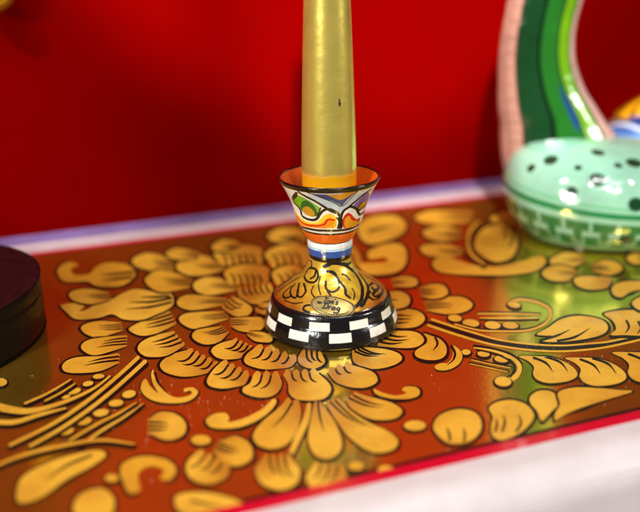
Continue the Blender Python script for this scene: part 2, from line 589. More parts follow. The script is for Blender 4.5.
petal([(253, 375), (250, 383), (243, 388), (244, 393), (256, 397), (268, 397), (277, 393), (282, 384), (280, 377)], 2)
petal([(283, 375), (288, 384), (289, 393), (296, 399), (312, 400.5), (325, 398), (331, 390), (328, 382), (318, 373)], 3, sl=.35)
petal([(328, 373), (336, 382), (350, 387), (365, 387.5), (376, 383), (377, 377), (371, 371), (352, 365)], 2, sl=.36)
leaf([(273, 399), (276.5, 402), (270, 411), (258, 420), (240, 427), (222, 428.5), (210, 426.5), (206, 420), (214, 414), (225, 413), (229, 417.5), (229, 422), (245, 418), (262, 409)])
leaf([(374, 389), (384, 393), (396, 395.5), (406, 393), (402, 390), (406, 386.5), (416, 387), (420, 392), (416, 397), (404, 399), (388, 398), (376, 394)])
petal([(284, 402), (275, 411), (262, 422), (253, 435), (258, 445), (272, 449), (287, 444), (297, 430), (301, 414), (300, 404)], 1, sl=.3)
band([(309, 405), (306, 420), (298, 437), (292, 452)], [5, 7, 8, 5])
petal([(314, 403), (311, 418), (308, 440), (316, 456), (332, 458), (342, 446), (336, 424), (322, 404)], 1, sl=.3)
petal([(326, 404), (336, 420), (350, 438), (372, 452), (392, 450), (398, 441), (388, 431), (368, 422), (350, 410), (341, 400)], 2, sl=.3)
petal([(346, 401), (352, 409), (368, 418), (385, 420), (398, 417), (402, 410), (392, 403), (375, 398), (358, 393)], 2, sl=.36)
dot(415, 425.5, 11, 5)
dot(201, 440, 10, 5)
# right-hand sprays
leaf([(434, 430), (436, 419), (446, 412), (460, 409), (474, 412), (481, 420), (480, 432), (468, 442), (448, 443)], [[(464, 442), (465, 434), (463, 427)], [(450, 441), (449, 433), (446, 427)]])
leaf([(489, 408), (497, 402), (512, 400), (527, 405), (534, 415), (530, 424), (518, 434), (502, 440), (493, 436), (491, 426), (493, 417)], [[(502, 432), (505, 422), (503, 415)], [(516, 432), (521, 423), (518, 414)], [(495, 432), (497, 424), (496, 418)]])
leaf([(530, 397), (538, 391), (550, 391), (558, 397), (559, 404), (552, 411), (542, 421), (537, 411), (531, 404)])
leaf([(558, 393), (570, 388), (590, 387.5), (620, 390), (632, 391.5), (612, 398), (586, 406), (568, 413), (556, 420), (555, 414), (560, 404)])
band([(432, 319.5), (455, 327), (478, 334), (500, 340), (530, 344), (561, 345.5), (590, 343.5), (612, 341), (650, 332)], [2.4, 2.4, 2.2, 2, 2, 2, 2, 2.2, 2.2], 1.9)
band([(428, 325), (450, 332.5), (478, 341), (500, 346), (530, 350), (561, 351.3), (590, 349.3), (612, 346), (650, 337.5)], [2.8, 2.8, 2.6, 2.4, 2.3, 2.2, 2.2, 2.4, 2.4], 2.0, -1)
for d in ((455, 318, 7, 3.4, .1), (471, 323, 8.5, 3.8, .1), (492.6, 325, 8, 3.8, .1), (510.5, 325.2, 8, 3.4, .1)):
    dot(*d)
band([(455, 324), (478, 330), (500, 331.2), (526, 330.6), (543, 325), (550.5, 316), (548, 307.5), (535, 301.6), (520, 299.6), (511, 302)], [1.6, 1.8, 2, 2.4, 3, 3.6, 3.6, 3.2, 3.2, 4], 1.3, -1)
dot(514, 304.6, 6.5, 3.2, .2)
band([(478, 313.6), (510, 313.8), (540, 314.6)], [1.6, 2.2, 1.4], 1.2, -1)
band([(480, 318), (510, 318.4), (538, 318.2)], [1.4, 2, 1.2], 1.2)
dot(466, 352, 4.8, 2.8)
dot(483.5, 354, 6.2, 2.7, .1)
dot(501.7, 359, 7.4, 3.4, .1)
band([(474, 347.6), (486, 349.4), (499, 352.4), (512, 358), (519.5, 366), (517, 375), (508, 381)], [1.4, 2, 2.6, 3.6, 5, 5.6, 6], 2.0, -1)
dot(503, 381.4, 8.4, 5, .1)
ribbon([(476, 349.6), (497, 354.6), (510, 361), (514.5, 367), (511, 377)], [1, 1.6, 2, 2.4, 1.4], 2, zz(2))
band([(471, 359.6), (490, 364), (511, 368)], [1, 1.5, 1], 1.1, -1)
band([(469, 363.6), (490, 368), (508, 372)], [1, 1.5, 1], 1.1, -1)
leaf([(452, 345), (459, 349), (462.5, 356), (459, 364), (449, 369.6), (438, 370), (434.6, 366.4), (441, 363), (447.5, 363), (452, 357.5), (453, 351)], [[(451, 345), (455, 353), (453, 360), (447, 365)]], off=.7)
leaf([(424, 333.5), (432, 336), (440, 339), (446, 346), (446, 354), (440, 359), (428, 360), (417, 357), (415, 351.5), (421, 347), (426.5, 343), (427, 338)], [[(435, 337), (437.5, 344), (433, 350.5)]])
leaf([(537, 334), (549, 327), (560, 319.6), (575, 316), (592, 317), (604, 321), (608, 328), (603, 334), (590, 338), (570, 341), (552, 342), (541, 340.5), (552, 336), (544, 335.5)],
     [[(540, 340.5), (556, 336), (570, 329.6)], [(557, 341), (575, 337), (590, 328)]])
leaf([(604, 314), (615, 311), (632, 310), (650, 312), (652, 333), (640, 335.5), (625, 335), (611, 335), (616, 329), (613, 321)],
     [[(626, 320), (629, 327), (625, 333.5)], [(638, 321), (641, 328), (637, 334)]])
for dx, dy, sc in ((0, 0, 1), (46, 1.5, 1.05), (93, -4, 1.15)):
    q = lambda L: [(520 + (x - 520) * sc + dx, 356 + (y - 356) * sc + dy) for x, y in L]
    leaf(q([(519, 356.5), (532, 356), (550, 357), (565, 362), (575, 369), (577, 376), (568, 381), (550, 383), (538, 380), (533, 374), (534, 367), (528, 361)]),
         [q([(533, 357.5), (546, 363), (553, 372)]), q([(545, 356.6), (560, 362), (568, 371.5)])], off=1.9)
for Q, n in (([(586, 261), (572, 267), (555, 266), (550, 261), (557, 255), (570, 252), (584, 256)], 3), ([(576, 276), (566, 281), (550, 280), (542, 273), (552, 266), (568, 266), (577, 271)], 3),
             ([(612, 280), (606, 288), (590, 289.5), (578, 286), (574, 279), (584, 276), (600, 277)], 0), ([(595, 272), (610, 275), (622, 270), (618, 263), (605, 260), (592, 264)], 2),
             ([(648, 262), (634, 264), (627, 258), (636, 252), (652, 252)], 2)):
    petal(Q, n)
leaf([(612, 288), (618, 283), (632, 281), (648, 283), (650, 291), (640, 290), (630, 292), (622, 297), (614, 295)])
leaf([(632, 303), (640, 297), (652, 296), (655, 308), (640, 310)])
# the near part of the same ornament
for Q, n in (([(150, 418), (160, 412), (176, 414), (186, 424), (182, 436), (166, 440), (150, 434)], 3), ([(222, 440), (236, 436), (250, 444), (252, 458), (238, 466), (222, 462), (214, 452)], 3)):
    petal(Q, n)
petal([(262, 458), (255, 470), (262, 484), (280, 490), (296, 484), (300, 470), (292, 458)], 3)
petal([(312, 466), (306, 478), (314, 490), (332, 492), (346, 484), (346, 470)], 3)
petal([(196, 452), (186, 464), (190, 478), (208, 484), (226, 478), (230, 468)], 3)
leaf([(120, 470), (128, 460), (146, 456), (168, 460), (176, 470), (170, 480), (160, 478), (164, 470), (150, 466), (138, 474), (140, 490), (128, 492)])
leaf([(20, 480), (40, 466), (66, 456), (96, 450), (106, 455), (92, 466), (66, 480), (40, 498), (18, 502)], [[(92, 455), (66, 466), (44, 482)]])
band([(-14, 470), (20, 456), (60, 446), (100, 440), (134, 444)], [3, 4, 4, 3.4, 2])
leaf([(176, 496), (200, 492), (226, 496), (246, 506), (240, 516), (206, 518), (180, 512)], [[(190, 500), (206, 504), (226, 508)]])
leaf([(78, 496), (100, 488), (114, 498), (110, 516), (90, 524), (74, 512)])
dot(112, 478, 7, 4)
dot(356, 466, 8, 4.5)
dot(386, 470, 8, 4.5)

# border lines of the field, front and back
for (b0, b1, mi, z) in ((dN + 0.0026, dN + 0.0008, 2, 0.00007), (dF - 0.0020, dF - 0.0006, 2, 0.00007)):
    t_poly([ew(TL, min(b0, b1), z), ew(TR, min(b0, b1), z), ew(TR, max(b0, b1), z), ew(TL, max(b0, b1), z)], mi)
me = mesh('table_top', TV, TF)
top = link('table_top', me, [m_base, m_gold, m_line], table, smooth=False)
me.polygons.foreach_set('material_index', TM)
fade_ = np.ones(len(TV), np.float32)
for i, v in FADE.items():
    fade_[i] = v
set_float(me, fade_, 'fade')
at_t = me.attributes.new('tint', 'FLOAT', 'FACE')
at_t.data.foreach_set('value', np.array(TINT, np.float32))


def strip(name, prof, mat, parent):
    """profile of (b, z) extruded along the table's length"""
    n = 2
    P = np.array([[ew(a, b, z) for a in (TL, TR)] for b, z in prof])
    v = P.reshape(-1, 3)
    fc = []
    for i in range(len(prof) - 1):
        fc.append((2 * i, 2 * i + 1, 2 * i + 3, 2 * i + 2))
    k = len(prof)
    fc.append(tuple(range(0, 2 * k, 2)))
    fc.append(tuple(range(2 * k - 1, 0, -2)))
    fc.append((2 * k - 2, 2 * k - 1, 1, 0))
    o = link(name, mesh(name, v, fc), [mat], parent, smooth=False)
    return o


strip('red_rim', [(dN - 0.0050, -0.004), (dN - 0.0050, 0.0006), (dN, 0.0006), (dN, -0.004)], m_red, table)
r = 0.012
prof = [(dN - 0.0230, -0.06)] + [(dN - 0.0110 + r * math.cos(t), -0.0115 + r * math.sin(t)) for t in np.linspace(PI, PI / 2, 9)] + [(dN - 0.0050, 0.0005), (dN - 0.0050, -0.06)]
strip('front_rim', prof, m_white, table)
strip('red_rim', [(dF, -0.004), (dF, 0.0006), (dF + 0.0022, 0.0006), (dF + 0.0022, -0.004)], m_red, table)
strip('back_rim', [(dF + 0.0022, -0.01), (dF + 0.0022, 0.0009), (dF + 0.0170, 0.0009), (dF + 0.0170, -0.01)], m_backw, table)
strip('back_border', [(dF + 0.0170, -0.01), (dF + 0.0170, 0.0007), (dF + 0.0340, 0.0007), (dF + 0.0340, -0.01)], m_violet, table)
q = [(dN - 0.0045, -0.70), (dN - 0.0045, -0.005), (dF + 0.034, -0.005), (dF + 0.034, -0.70)]
strip('cabinet_body', q, m_white, table)
for a in (TL + 0.05, TR - 0.05):
    for b in (dN + 0.04, dF - 0.01):
        v = []
        for z, s in ((-0.76, 0.014), (-0.70, 0.02)):
            v += [ew(a - s, b - s, z), ew(a + s, b - s, z), ew(a + s, b + s, z), ew(a - s, b + s, z)]
        link('leg', mesh('leg', v, [(0, 1, 5, 4), (1, 2, 6, 5), (2, 3, 7, 6), (3, 0, 4, 7), (3, 2, 1, 0), (4, 5, 6, 7)]), [m_white], table, smooth=False)

# ------------------------------------------------------------------ painted turned surfaces


class Turned:
    """surface of revolution with a painter working in (angle, arc length)"""

    def __init__(self, prof, cx, cy, nt=900, ns=260, sub=8, ang0=0.0):
        P = spline(prof, False, sub)
        d = np.r_[0, np.cumsum(np.linalg.norm(np.diff(P, axis=0), axis=1))]
        s = np.linspace(0, d[-1], ns)
        self.s = s
        self.r = np.interp(s, d, P[:, 0])
        self.z = np.interp(s, d, P[:, 1])
        self.t = np.linspace(-PI, PI, nt, endpoint=False)
        self.cx, self.cy = cx, cy
        S, T = np.meshgrid(np.arange(ns), self.t, indexing='ij')
        self.S = s[S].ravel()
        self.T = T.ravel()
        self.R = self.r[S].ravel()
        self.Z = self.z[S].ravel()
        self.P = np.stack([self.R * np.sin(self.T), -self.R * np.cos(self.T), self.Z], -1)
        self.C = np.zeros((len(self.S), 3))
        self.M = np.zeros(len(self.S))
        self.TM = ((self.T + PI / 2) % PI) - PI / 2        # the front pattern is repeated on the back
        # table of picture positions used to look up where a traced point lies on the surface
        m = abs(self.T) < 1.5
        self.look = (proj(self.P[m] + np.array([cx, cy, 0])), self.T[m], self.S[m])
        dz = np.gradient(self.z, s)
        dr = np.gradient(self.r, s)
        self.nr, self.nz = dz, -dr

    def find(self, pts):
        """nearest visible surface point for each traced point"""
        pr, T, S = self.look
        out = []
        for x, y in pts:
            d = np.hypot(pr[:, 0] - x, pr[:, 1] - y)
            c = d < d.min() + 0.45
            i = np.flatnonzero(c)[np.argmin(pr[c, 2])]
            out.append((T[i], S[i]))
        return np.array(out)

    def point(self, T, S, off=0.0):
        r = np.interp(S, self.s, self.r) + off * np.interp(S, self.s, self.nr)
        z = np.interp(S, self.s, self.z) + off * np.interp(S, self.s, self.nz)
        return np.stack([r * np.sin(T), -r * np.cos(T), z], -1)

    def _blend(self, idx, al, col, metal):
        al = al[:, None]
        self.C[idx] = self.C[idx] * (1 - al) + np.asarray(col) * al
        if metal is not None:
            self.M[idx] = self.M[idx] * (1 - al[:, 0]) + metal * al[:, 0]

    def _dist(self, Q, idx):
        T, S, R = self.TM[idx], self.S[idx], self.R[idx]
        best = np.full(len(idx), 1e9)
        for a, b in zip(Q[:-1], Q[1:]):
            ax, ay = (a[0] - T) * R, a[1] - S
            bx, by = (b[0] - T) * R, b[1] - S
            dx, dy = bx - ax, by - ay
            t = np.clip(-(ax * dx + ay * dy) / (dx * dx + dy * dy + 1e-14), 0, 1)
            best = np.minimum(best, np.hypot(ax + t * dx, ay + t * dy))
        return best

    def _box(self, Q, m):
        lo, hi = Q.min(0), Q.max(0)
        rm = np.maximum(self.R, 0.004)
        return np.flatnonzero((self.TM > lo[0] - m / rm) & (self.TM < hi[0] + m / rm) & (self.S > lo[1] - m) & (self.S < hi[1] + m))

    def stroke(self, pts, width, col, metal=0.0, smooth=True):
        Q = self.find(spline(pts, False, 5) if smooth and len(pts) > 2 else pts)
        w = width * 0.00042
        idx = self._box(Q, w + 0.0004)
        if len(idx):
            d = self._dist(Q, idx)
            self._blend(idx, np.clip(0.5 - (d - w / 2) / 0.00016, 0, 1), lin(col), metal)

    def fill(self, pts, col, metal=0.0, smooth=True):
        Q = self.find(spline(pts, True, 5) if smooth else pts)
        Q = np.vstack([Q, Q[:1]])
        idx = self._box(Q, 0.0004)
        if not len(idx):
            return
        T, S = self.TM[idx], self.S[idx]
        ins = np.zeros(len(idx), bool)
        for a, b in zip(Q[:-1], Q[1:]):
            c = (a[1] > S) != (b[1] > S)
            with np.errstate(divide='ignore', invalid='ignore'):
                xi = a[0] + (S - a[1]) / (b[1] - a[1] + 1e-15) * (b[0] - a[0])
            ins ^= c & (T < xi)
        d = self._dist(Q, idx)
        sd = np.where(ins, -d, d)
        self._blend(idx, np.clip(0.5 - sd / 0.00016, 0, 1), lin(col), metal)

    def zone(self, mask, col, metal=0.0):
        self.C[mask] = lin(col)
        self.M[mask] = metal

    def build(self, name, mat, parent):
        nt = len(self.t)
        me = grid_mesh(name, self.P.reshape(len(self.s), nt, 3))
        set_colour(me, np.clip(self.C, 0, 1))
        set_float(me, self.M)
        return link(name, me, [mat], parent)


BX, BY = float(at(331, 323)[0]), float(at(331, 323)[1])
LEAN = math.radians(0.0)
stick = thing('candlestick', 'small painted candlestick with black and white checkered base and orange flared cup', 'candlestick', (BX, BY, 0.0002))
m_paint = material('enamel_paint', attr='paint', metal_attr='metal', rough=0.22, coat=0.35, coat_rough=0.04, noise=(260, 0.86, 1.06), bump=(300, 0.30, 0.0009, True))
m_foot = material('gilded_paint', attr='paint', metal_attr='metal', rough=0.30, coat=0.5, coat_rough=0.08, noise=(230, 0.66, 1.18, 8), bump=(260, 0.34, 0.001, True))
WHITE, BLACK = (228, 226, 216), (14, 13, 15)

# checkered base
base = Turned([(0.0, 0.0003), (0.0255, 0.0003), (0.0281, 0.0003), (0.0288, 0.0012), (0.0286, 0.0026), (0.0279, 0.0056), (0.0272, 0.0074), (0.0266, 0.0086), (0.0261, 0.0108), (0.0255, 0.0128), (0.0248, 0.0136), (0.0235, 0.0139)], BX, BY, 900, 240)
base.zone(base.S > -1, BLACK)
deg = np.degrees(base.T)
for (z0, z1, ph, hw) in ((0.0036, 0.0072, 7, 9.3), (0.0081, 0.0114, 25, 9.3)):
    dd = np.abs((deg - ph + 18) % 36 - 18)
    wob = 0.25 * np.sin(deg * 0.35 + ph)
    al = np.clip((hw + wob - dd) / 0.5 + 0.5, 0, 1) * np.clip((base.Z - z0) / 0.0002 + .5, 0, 1) * np.clip((z1 - base.Z) / 0.0002 + .5, 0, 1) * (base.R > 0.0245)
    base.C = base.C * (1 - al[:, None]) + lin(WHITE) * al[:, None]
base.build('base', m_paint, stick)

# gilded foot
foot = Turned([(0.0240, 0.0132), (0.0243, 0.0138), (0.0236, 0.0148), (0.0222, 0.0160), (0.0196, 0.0180), (0.0160, 0.0202), (0.0128, 0.0226), (0.0107, 0.0252), (0.0094, 0.0278), (0.0088, 0.0300), (0.0086, 0.0312)], BX, BY, 900, 260)
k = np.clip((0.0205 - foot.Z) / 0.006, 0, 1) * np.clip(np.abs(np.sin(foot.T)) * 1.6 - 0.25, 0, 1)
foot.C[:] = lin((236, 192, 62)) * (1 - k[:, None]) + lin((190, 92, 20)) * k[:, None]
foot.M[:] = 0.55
foot.zone(foot.Z < 0.0143, BLACK)
gx = lambda L: [(255 + x / 4.129, 240 + y / 4.129) for x, y in L]
DK = (24, 14, 8)
for L in ([(210, 130), (225, 117), (250, 124), (259, 150), (245, 174), (217, 172), (202, 152), (212, 132)], [(182, 178), (174, 225), (190, 236), (208, 212), (200, 180)], [(164, 182), (146, 205), (150, 232), (168, 238), (178, 206)],
          [(150, 190), (116, 222), (124, 240), (148, 232)], [(176, 158), (140, 172), (100, 196), (84, 222)], [(250, 130), (243, 150), (228, 160)]):
    foot.stroke(gx(L), 2.4, DK)
foot.stroke(gx([(284, 112), (325, 98), (372, 106), (415, 138), (442, 190), (442, 240), (424, 270), (398, 286)]), 3.8, DK)
foot.stroke(gx([(432, 140), (462, 180), (468, 215), (452, 258), (440, 272)]), 3.5, DK)
foot.stroke(gx([(298, 130), (328, 136), (350, 172), (372, 200), (376, 225), (392, 238)]), 2.9, DK)
foot.stroke(gx([(292, 172), (294, 200), (316, 215), (342, 204), (350, 180), (334, 146), (312, 132)]), 2.5, DK)
foot.stroke(gx([(362, 142), (378, 148), (394, 166)]), 2.1, DK)
foot.stroke(gx([(366, 96), (384, 102), (398, 92)]), 2.5, DK)
foot.stroke(gx([(230, 270), (205, 272), (200, 290), (222, 299)]), 2.5, DK)
foot.stroke(gx([(300, 212), (308, 224), (316, 236)]), 2.2, DK)
for L in ([(468, 190), (500, 172), (526, 188), (528, 214), (502, 234), (488, 222), (506, 206)], [(476, 212), (466, 228), (486, 246)], [(498, 180), (512, 200), (490, 206), (484, 196)]):
    foot.stroke(gx(L), 3.1, DK)
foot.stroke(gx([(224, 84), (232, 96), (230, 112)]), 2.2, DK)
for L in ([(268, 150), (262, 190), (270, 226)], [(240, 190), (232, 214), (246, 236), (262, 232)], [(404, 120), (424, 148), (436, 178)], [(402, 200), (412, 220), (408, 246)], [(120, 250), (160, 262), (196, 258)], [(300, 96), (306, 112)], [(470, 240), (500, 246), (520, 232)]):
    foot.stroke(gx(L), 1.5, DK)
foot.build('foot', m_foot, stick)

# collar
col = Turned([(0.0082, 0.0306), (0.0088, 0.0308), (0.0091, 0.0318), (0.0092, 0.0334), (0.0094, 0.0352), (0.0095, 0.0374), (0.0094, 0.0386), (0.0090, 0.0390)], BX, BY, 500, 120)
col.zone(col.Z > 0, (44, 82, 160))
col.zone(col.Z < 0.0328, BLACK)
col.zone(col.Z > 0.0356, (176, 208, 232))
col.zone(col.Z > 0.0368, (232, 236, 236))
col.build('neck_ring', m_paint, stick)

# cup
cup = Turned([(0.0086, 0.0386), (0.0093, 0.0388), (0.0101, 0.0400), (0.0113, 0.0422), (0.0125, 0.0448), (0.0136, 0.0474), (0.0144, 0.0500), (0.0153, 0.0532), (0.0166, 0.0568), (0.0184, 0.0606), (0.0202, 0.0638), (0.0210, 0.0650),
              (0.0211, 0.0656), (0.0206, 0.0659), (0.0200, 0.0655), (0.0180, 0.0622), (0.0160, 0.0590), (0.0142, 0.0560), (0.0132, 0.0530), (0.0126, 0.0502), (0.0090, 0.0498), (0.0, 0.0498)], BX, BY, 1000, 420)
irim = int(np.argmax(cup.z))
srim = cup.s[irim]
inner = cup.S > srim
cup.zone(cup.S > -1, (224, 224, 218))
cup.zone(inner, (222, 96, 22))
cup.zone(cup.Z < 0.0441, (226, 104, 26))
cup.zone(cup.Z < 0.0393, BLACK)
cx_ = lambda L: [(270 + x / 5.333, 155 + y / 5.333) for x, y in L]
OUT = (22, 16, 16)
# pale blue around the V, the triangle and its gold heart
cup.fill(cx_([(150, 212), (260, 222), (386, 272), (470, 215), (540, 195), (500, 225), (455, 262), (395, 305), (355, 305), (300, 282), (220, 232)]), (188, 208, 226), smooth=False)
cup.fill(cx_([(205, 208), (330, 216), (470, 196), (432, 228), (386, 274), (330, 250)]), (46, 66, 128), smooth=False)
cup.fill(cx_([(296, 214), (345, 217), (458, 198), (420, 226), (380, 244), (340, 234)]), (206, 150, 34), 0.3)
# green lozenge on the left
cup.fill(cx_([(140, 218), (200, 245), (262, 285), (258, 312), (236, 332), (196, 316), (160, 292), (120, 252)]), (104, 170, 32))
cup.fill(cx_([(168, 256), (200, 250), (240, 285), (250, 322), (225, 334), (190, 320), (164, 292)]), (30, 98, 40))
cup.fill(cx_([(176, 284), (204, 280), (236, 312), (226, 332), (196, 324), (174, 304)]), (214, 160, 44), 0.3)
cup.stroke(cx_([(160, 214), (220, 238), (285, 282), (322, 308)]), 1.3, (230, 200, 40))
# purple lozenge on the right
cup.fill(cx_([(528, 200), (478, 242), (446, 278), (478, 296), (520, 262)]), (134, 94, 176))
cup.fill(cx_([(505, 250), (478, 268), (470, 290), (496, 290), (512, 270)]), (212, 156, 40), 0.3)
# scroll band: white to yellow to orange, edged in red
cup.fill(cx_([(116, 268), (140, 282), (168, 335), (225, 355), (252, 342), (268, 318), (300, 300), (345, 308), (372, 345), (366, 392), (300, 402), (225, 396), (160, 382), (138, 330)]), (244, 240, 224))
cup.fill(cx_([(128, 300), (150, 326), (180, 352), (230, 366), (262, 352), (290, 326), (330, 318), (356, 345), (350, 385), (300, 396), (220, 392), (158, 376), (136, 335)]), (246, 200, 40))
cup.fill(cx_([(134, 318), (160, 352), (205, 372), (260, 372), (292, 352), (318, 336), (340, 350), (340, 385), (280, 396), (200, 388), (152, 372)]), (240, 140, 24))
cup.stroke(cx_([(138, 326), (180, 370), (240, 382), (288, 374), (308, 350), (346, 352)]), 2.0, (206, 26, 14))
cup.fill(cx_([(312, 360), (346, 358), (356, 380), (336, 396), (308, 388)]), (232, 160, 34), 0.3)
cup.fill(cx_([(382, 392), (384, 340), (402, 300), (436, 286), (462, 300), (478, 326), (500, 312), (480, 368), (440, 392)]), (240, 238, 230))
cup.fill(cx_([(392, 390), (392, 338), (420, 312), (446, 330), (464, 346), (484, 336), (474, 368), (430, 392)]), (206, 40, 20))
cup.fill(cx_([(402, 388), (402, 346), (424, 330), (438, 352), (470, 356), (466, 374), (430, 390)]), (240, 170, 30), 0.2)
for L, wd in (([(150, 202), (190, 226), (245, 254), (312, 296), (350, 312)], 2.0), ([(540, 186), (500, 216), (460, 250), (424, 280), (412, 290)], 1.8), ([(140, 216), (122, 248), (158, 292), (172, 332), (224, 352), (252, 340), (270, 312), (306, 294), (350, 306), (378, 340), (382, 392)], 2.4),
              ([(378, 350), (392, 306), (430, 280), (462, 292), (480, 320), (504, 306)], 2.2), ([(156, 384), (205, 398), (280, 408), (380, 406), (450, 390), (484, 366)], 2.0), ([(446, 280), (478, 298), (520, 264)], 1.3), ([(470, 292), (480, 268), (506, 248)], 1.0),
              ([(118, 240), (140, 206)], 2.4), ([(268, 288), (250, 335)], 1.2), ([(200, 206), (330, 254), (386, 276), (440, 228), (470, 198)], 0.8)):
    cup.stroke(cx_(L), min(wd * 1.5, 2.9), OUT)
cup.fill(cx_([(350, 336), (378, 346), (386, 392), (358, 396), (366, 360)]), OUT)
cup.zone((cup.S > srim - 0.0032) & (cup.S < srim + 0.0008), BLACK)
band_ = (cup.Z > 0.0437) & (cup.Z < 0.0445) & ~inner
cup.zone(band_, BLACK)
cup.build('cup', m_paint, stick)

# oval maker's plate on the foot
m_plate = material('plate_metal', tuple(lin((176, 152, 88))), 0.32, metal=0.45, noise=(500, 0.8, 1.1))
m_ink = material('plate_ink', tuple(lin((30, 24, 14))), 0.5)
m_edge = material('plate_edge', tuple(lin((214, 200, 150))), 0.3, metal=0.5)
A = foot.find([(332.5, 305.5), (309.5, 302.5), (355.0, 309.5), (333.5, 295.6), (331.5, 316.0)])
c0, uL, uR, vT, vB = A
du = (uR - uL) / 2
dv = (vT - vB) / 2
c0 = (uL + uR) / 2 * 0.5 + (vT + vB) / 2 * 0.5


def plate_pt(x, y, off):
    q = c0 + du * x + dv * y
    return foot.point(q[0], q[1], off)


nr_, na_ = 8, 64
V = [plate_pt(0, 0, 0.0004)]
for i in range(1, nr_ + 1):
    for j in range(na_):
        a = 2 * PI * j / na_
        V.append(plate_pt(i / nr_ * math.cos(a), i / nr_ * math.sin(a), 0.0004))
for j in range(na_):
    a = 2 * PI * j / na_
    V.append(plate_pt(math.cos(a), math.sin(a), -0.0001))
Fc = [(0, 1 + j, 1 + (j + 1) % na_) for j in range(na_)]
for i in range(nr_):
    for j in range(na_):
        a, b = 1 + i * na_ + j, 1 + i * na_ + (j + 1) % na_
        Fc.append((a, a + na_, b + na_, b))
plate = link('label_plate', mesh('label_plate', V, Fc), [m_plate], stick)
IV, IF = [], []


def ink(pts, wd, smooth=True):
    P = spline(pts, False, 4) if smooth and len(pts) > 2 else np.asarray(pts, float)
    T = np.gradient(P * np.array([2.05, 1.0]), axis=0)
    T /= np.linalg.norm(T, axis=1)[:, None] + 1e-9
    N = np.stack([-T[:, 1] / 2.05, T[:, 0]], 1) * wd * 1.4 / 2
    s = len(IV)
    for p, n in zip(P, N):
        IV.append(plate_pt(p[0] + n[0], p[1] + n[1], 0.00050))
        IV.append(plate_pt(p[0] - n[0], p[1] - n[1], 0.00050))
    for i in range(len(P) - 1):
        IF.append((s + 2 * i, s + 2 * i + 1, s + 2 * i + 3, s + 2 * i + 2))


# script lettering: first line "Tom's", second "Drag"
def word(strokes, ox, oy, sx, sy, wd):
    for L in strokes:
        ink([(ox + (x + 0.25 * y) * sx, oy + y * sy) for x, y in L], wd)


GL = {
    'T': [[(0, 1.0), (0.45, 1.05), (0.95, 1.0)], [(0.48, 1.0), (0.42, 0.5), (0.40, 0.0)]],
    'o': [[(0.35, 0.55), (0.12, 0.45), (0.1, 0.12), (0.34, 0.0), (0.55, 0.2), (0.5, 0.5), (0.35, 0.55)]],
    'm': [[(0.05, 0.55), (0.08, 0.0)], [(0.08, 0.4), (0.28, 0.58), (0.36, 0.4), (0.36, 0.0)], [(0.36, 0.4), (0.56, 0.58), (0.66, 0.4), (0.68, 0.0)]],
    "'": [[(0.1, 1.1), (0.05, 0.85)]],
    's': [[(0.45, 0.5), (0.25, 0.58), (0.12, 0.42), (0.38, 0.2), (0.3, 0.02), (0.05, 0.06)]],
    'D': [[(0.2, 1.0), (0.18, 0.0)], [(-0.15, 0.95), (0.3, 1.05), (0.72, 0.75), (0.7, 0.25), (0.35, -0.02), (0.0, 0.04)]],
    'r': [[(0.05, 0.55), (0.08, 0.0)], [(0.08, 0.35), (0.22, 0.56), (0.4, 0.52)]],
    'a': [[(0.5, 0.5), (0.25, 0.56), (0.08, 0.3), (0.2, 0.02), (0.42, 0.12), (0.5, 0.5), (0.52, 0.08), (0.66, 0.02)]],
    'g': [[(0.5, 0.48), (0.28, 0.56), (0.1, 0.32), (0.24, 0.04), (0.46, 0.16), (0.52, 0.5), (0.48, -0.2), (0.25, -0.48), (-0.25, -0.4)]],
}


def write(txt, ox, oy, sx, sy, wd, adv):
    for ch, a in zip(txt, adv):
        word(GL[ch], ox, oy, sx, sy, wd)
        ox += a * sx


write("Tom's", -0.46, 0.18, 0.24, 0.52, 0.085, (0.72, 0.66, 0.82, 0.26, 0.6))
write("Drag", -0.40, -0.36, 0.27, 0.50, 0.095, (0.9, 0.5, 0.72, 0.7))
ink([(-0.70, 0.12), (-0.58, 0.12), (-0.44, 0.10)], 0.09)
ink([(-0.66, 0.0), (-0.50, 0.0)], 0.08)
# tiny line of print along the lower edge, too small to read, and the engraved border
for k in range(17):
    a = PI * (1.19 + 0.62 * k / 16)
    a2 = a + 0.055
    ink([(0.78 * math.cos(a), 0.76 * math.sin(a)), (0.78 * math.cos(a2), 0.76 * math.sin(a2) + 0.02)], 0.07, False)
ink([(0.92 * math.cos(a), 0.92 * math.sin(a)) for a in np.linspace(0, 2 * PI, 49)], 0.035, False)
link('lettering', mesh('lettering', IV, IF), [m_ink], plate)

# ------------------------------------------------------------------ the candle
candle = thing('candle', 'tall tapered golden candle standing in the painted candlestick cup', 'candle', (BX, BY, 0.0502))
cz = 0.0502
pr = [(0.0, 0.0), (0.0104, 0.0), (0.0110, 0.0006), (0.01125, 0.004), (0.0112, 0.0145), (0.0113, 0.0180), (0.0112, 0.024), (0.0109, 0.036), (0.0104, 0.052), (0.0097, 0.072), (0.0090, 0.090), (0.0082, 0.12), (0.0070, 0.16), (0.0058, 0.19), (0.0046, 0.203), (0.0024, 0.209), (0.0008, 0.2105)]
cd = Turned(pr, BX, BY, 240, 400)
cd.zone(cd.S > -1, (255, 230, 112), 0.76)
k = np.clip((0.0184 + 0.0003 * np.sin(cd.T * 3 + 1) + 0.0002 * np.sin(cd.T * 11) - cd.Z) / 0.0012, 0, 1)[:, None]
cd.C = cd.C * (1 - k) + lin((224, 176, 22)) * k
cd.M = cd.M * (1 - 0.62 * k[:, 0])
m_candle = material('satin_gold_wax', attr='paint', metal_attr='metal', rough=0.26, noise=(90, 0.88, 1.05), bump=(120, 0.24, 0.0010))
cd.build('wax_body', m_candle, candle)
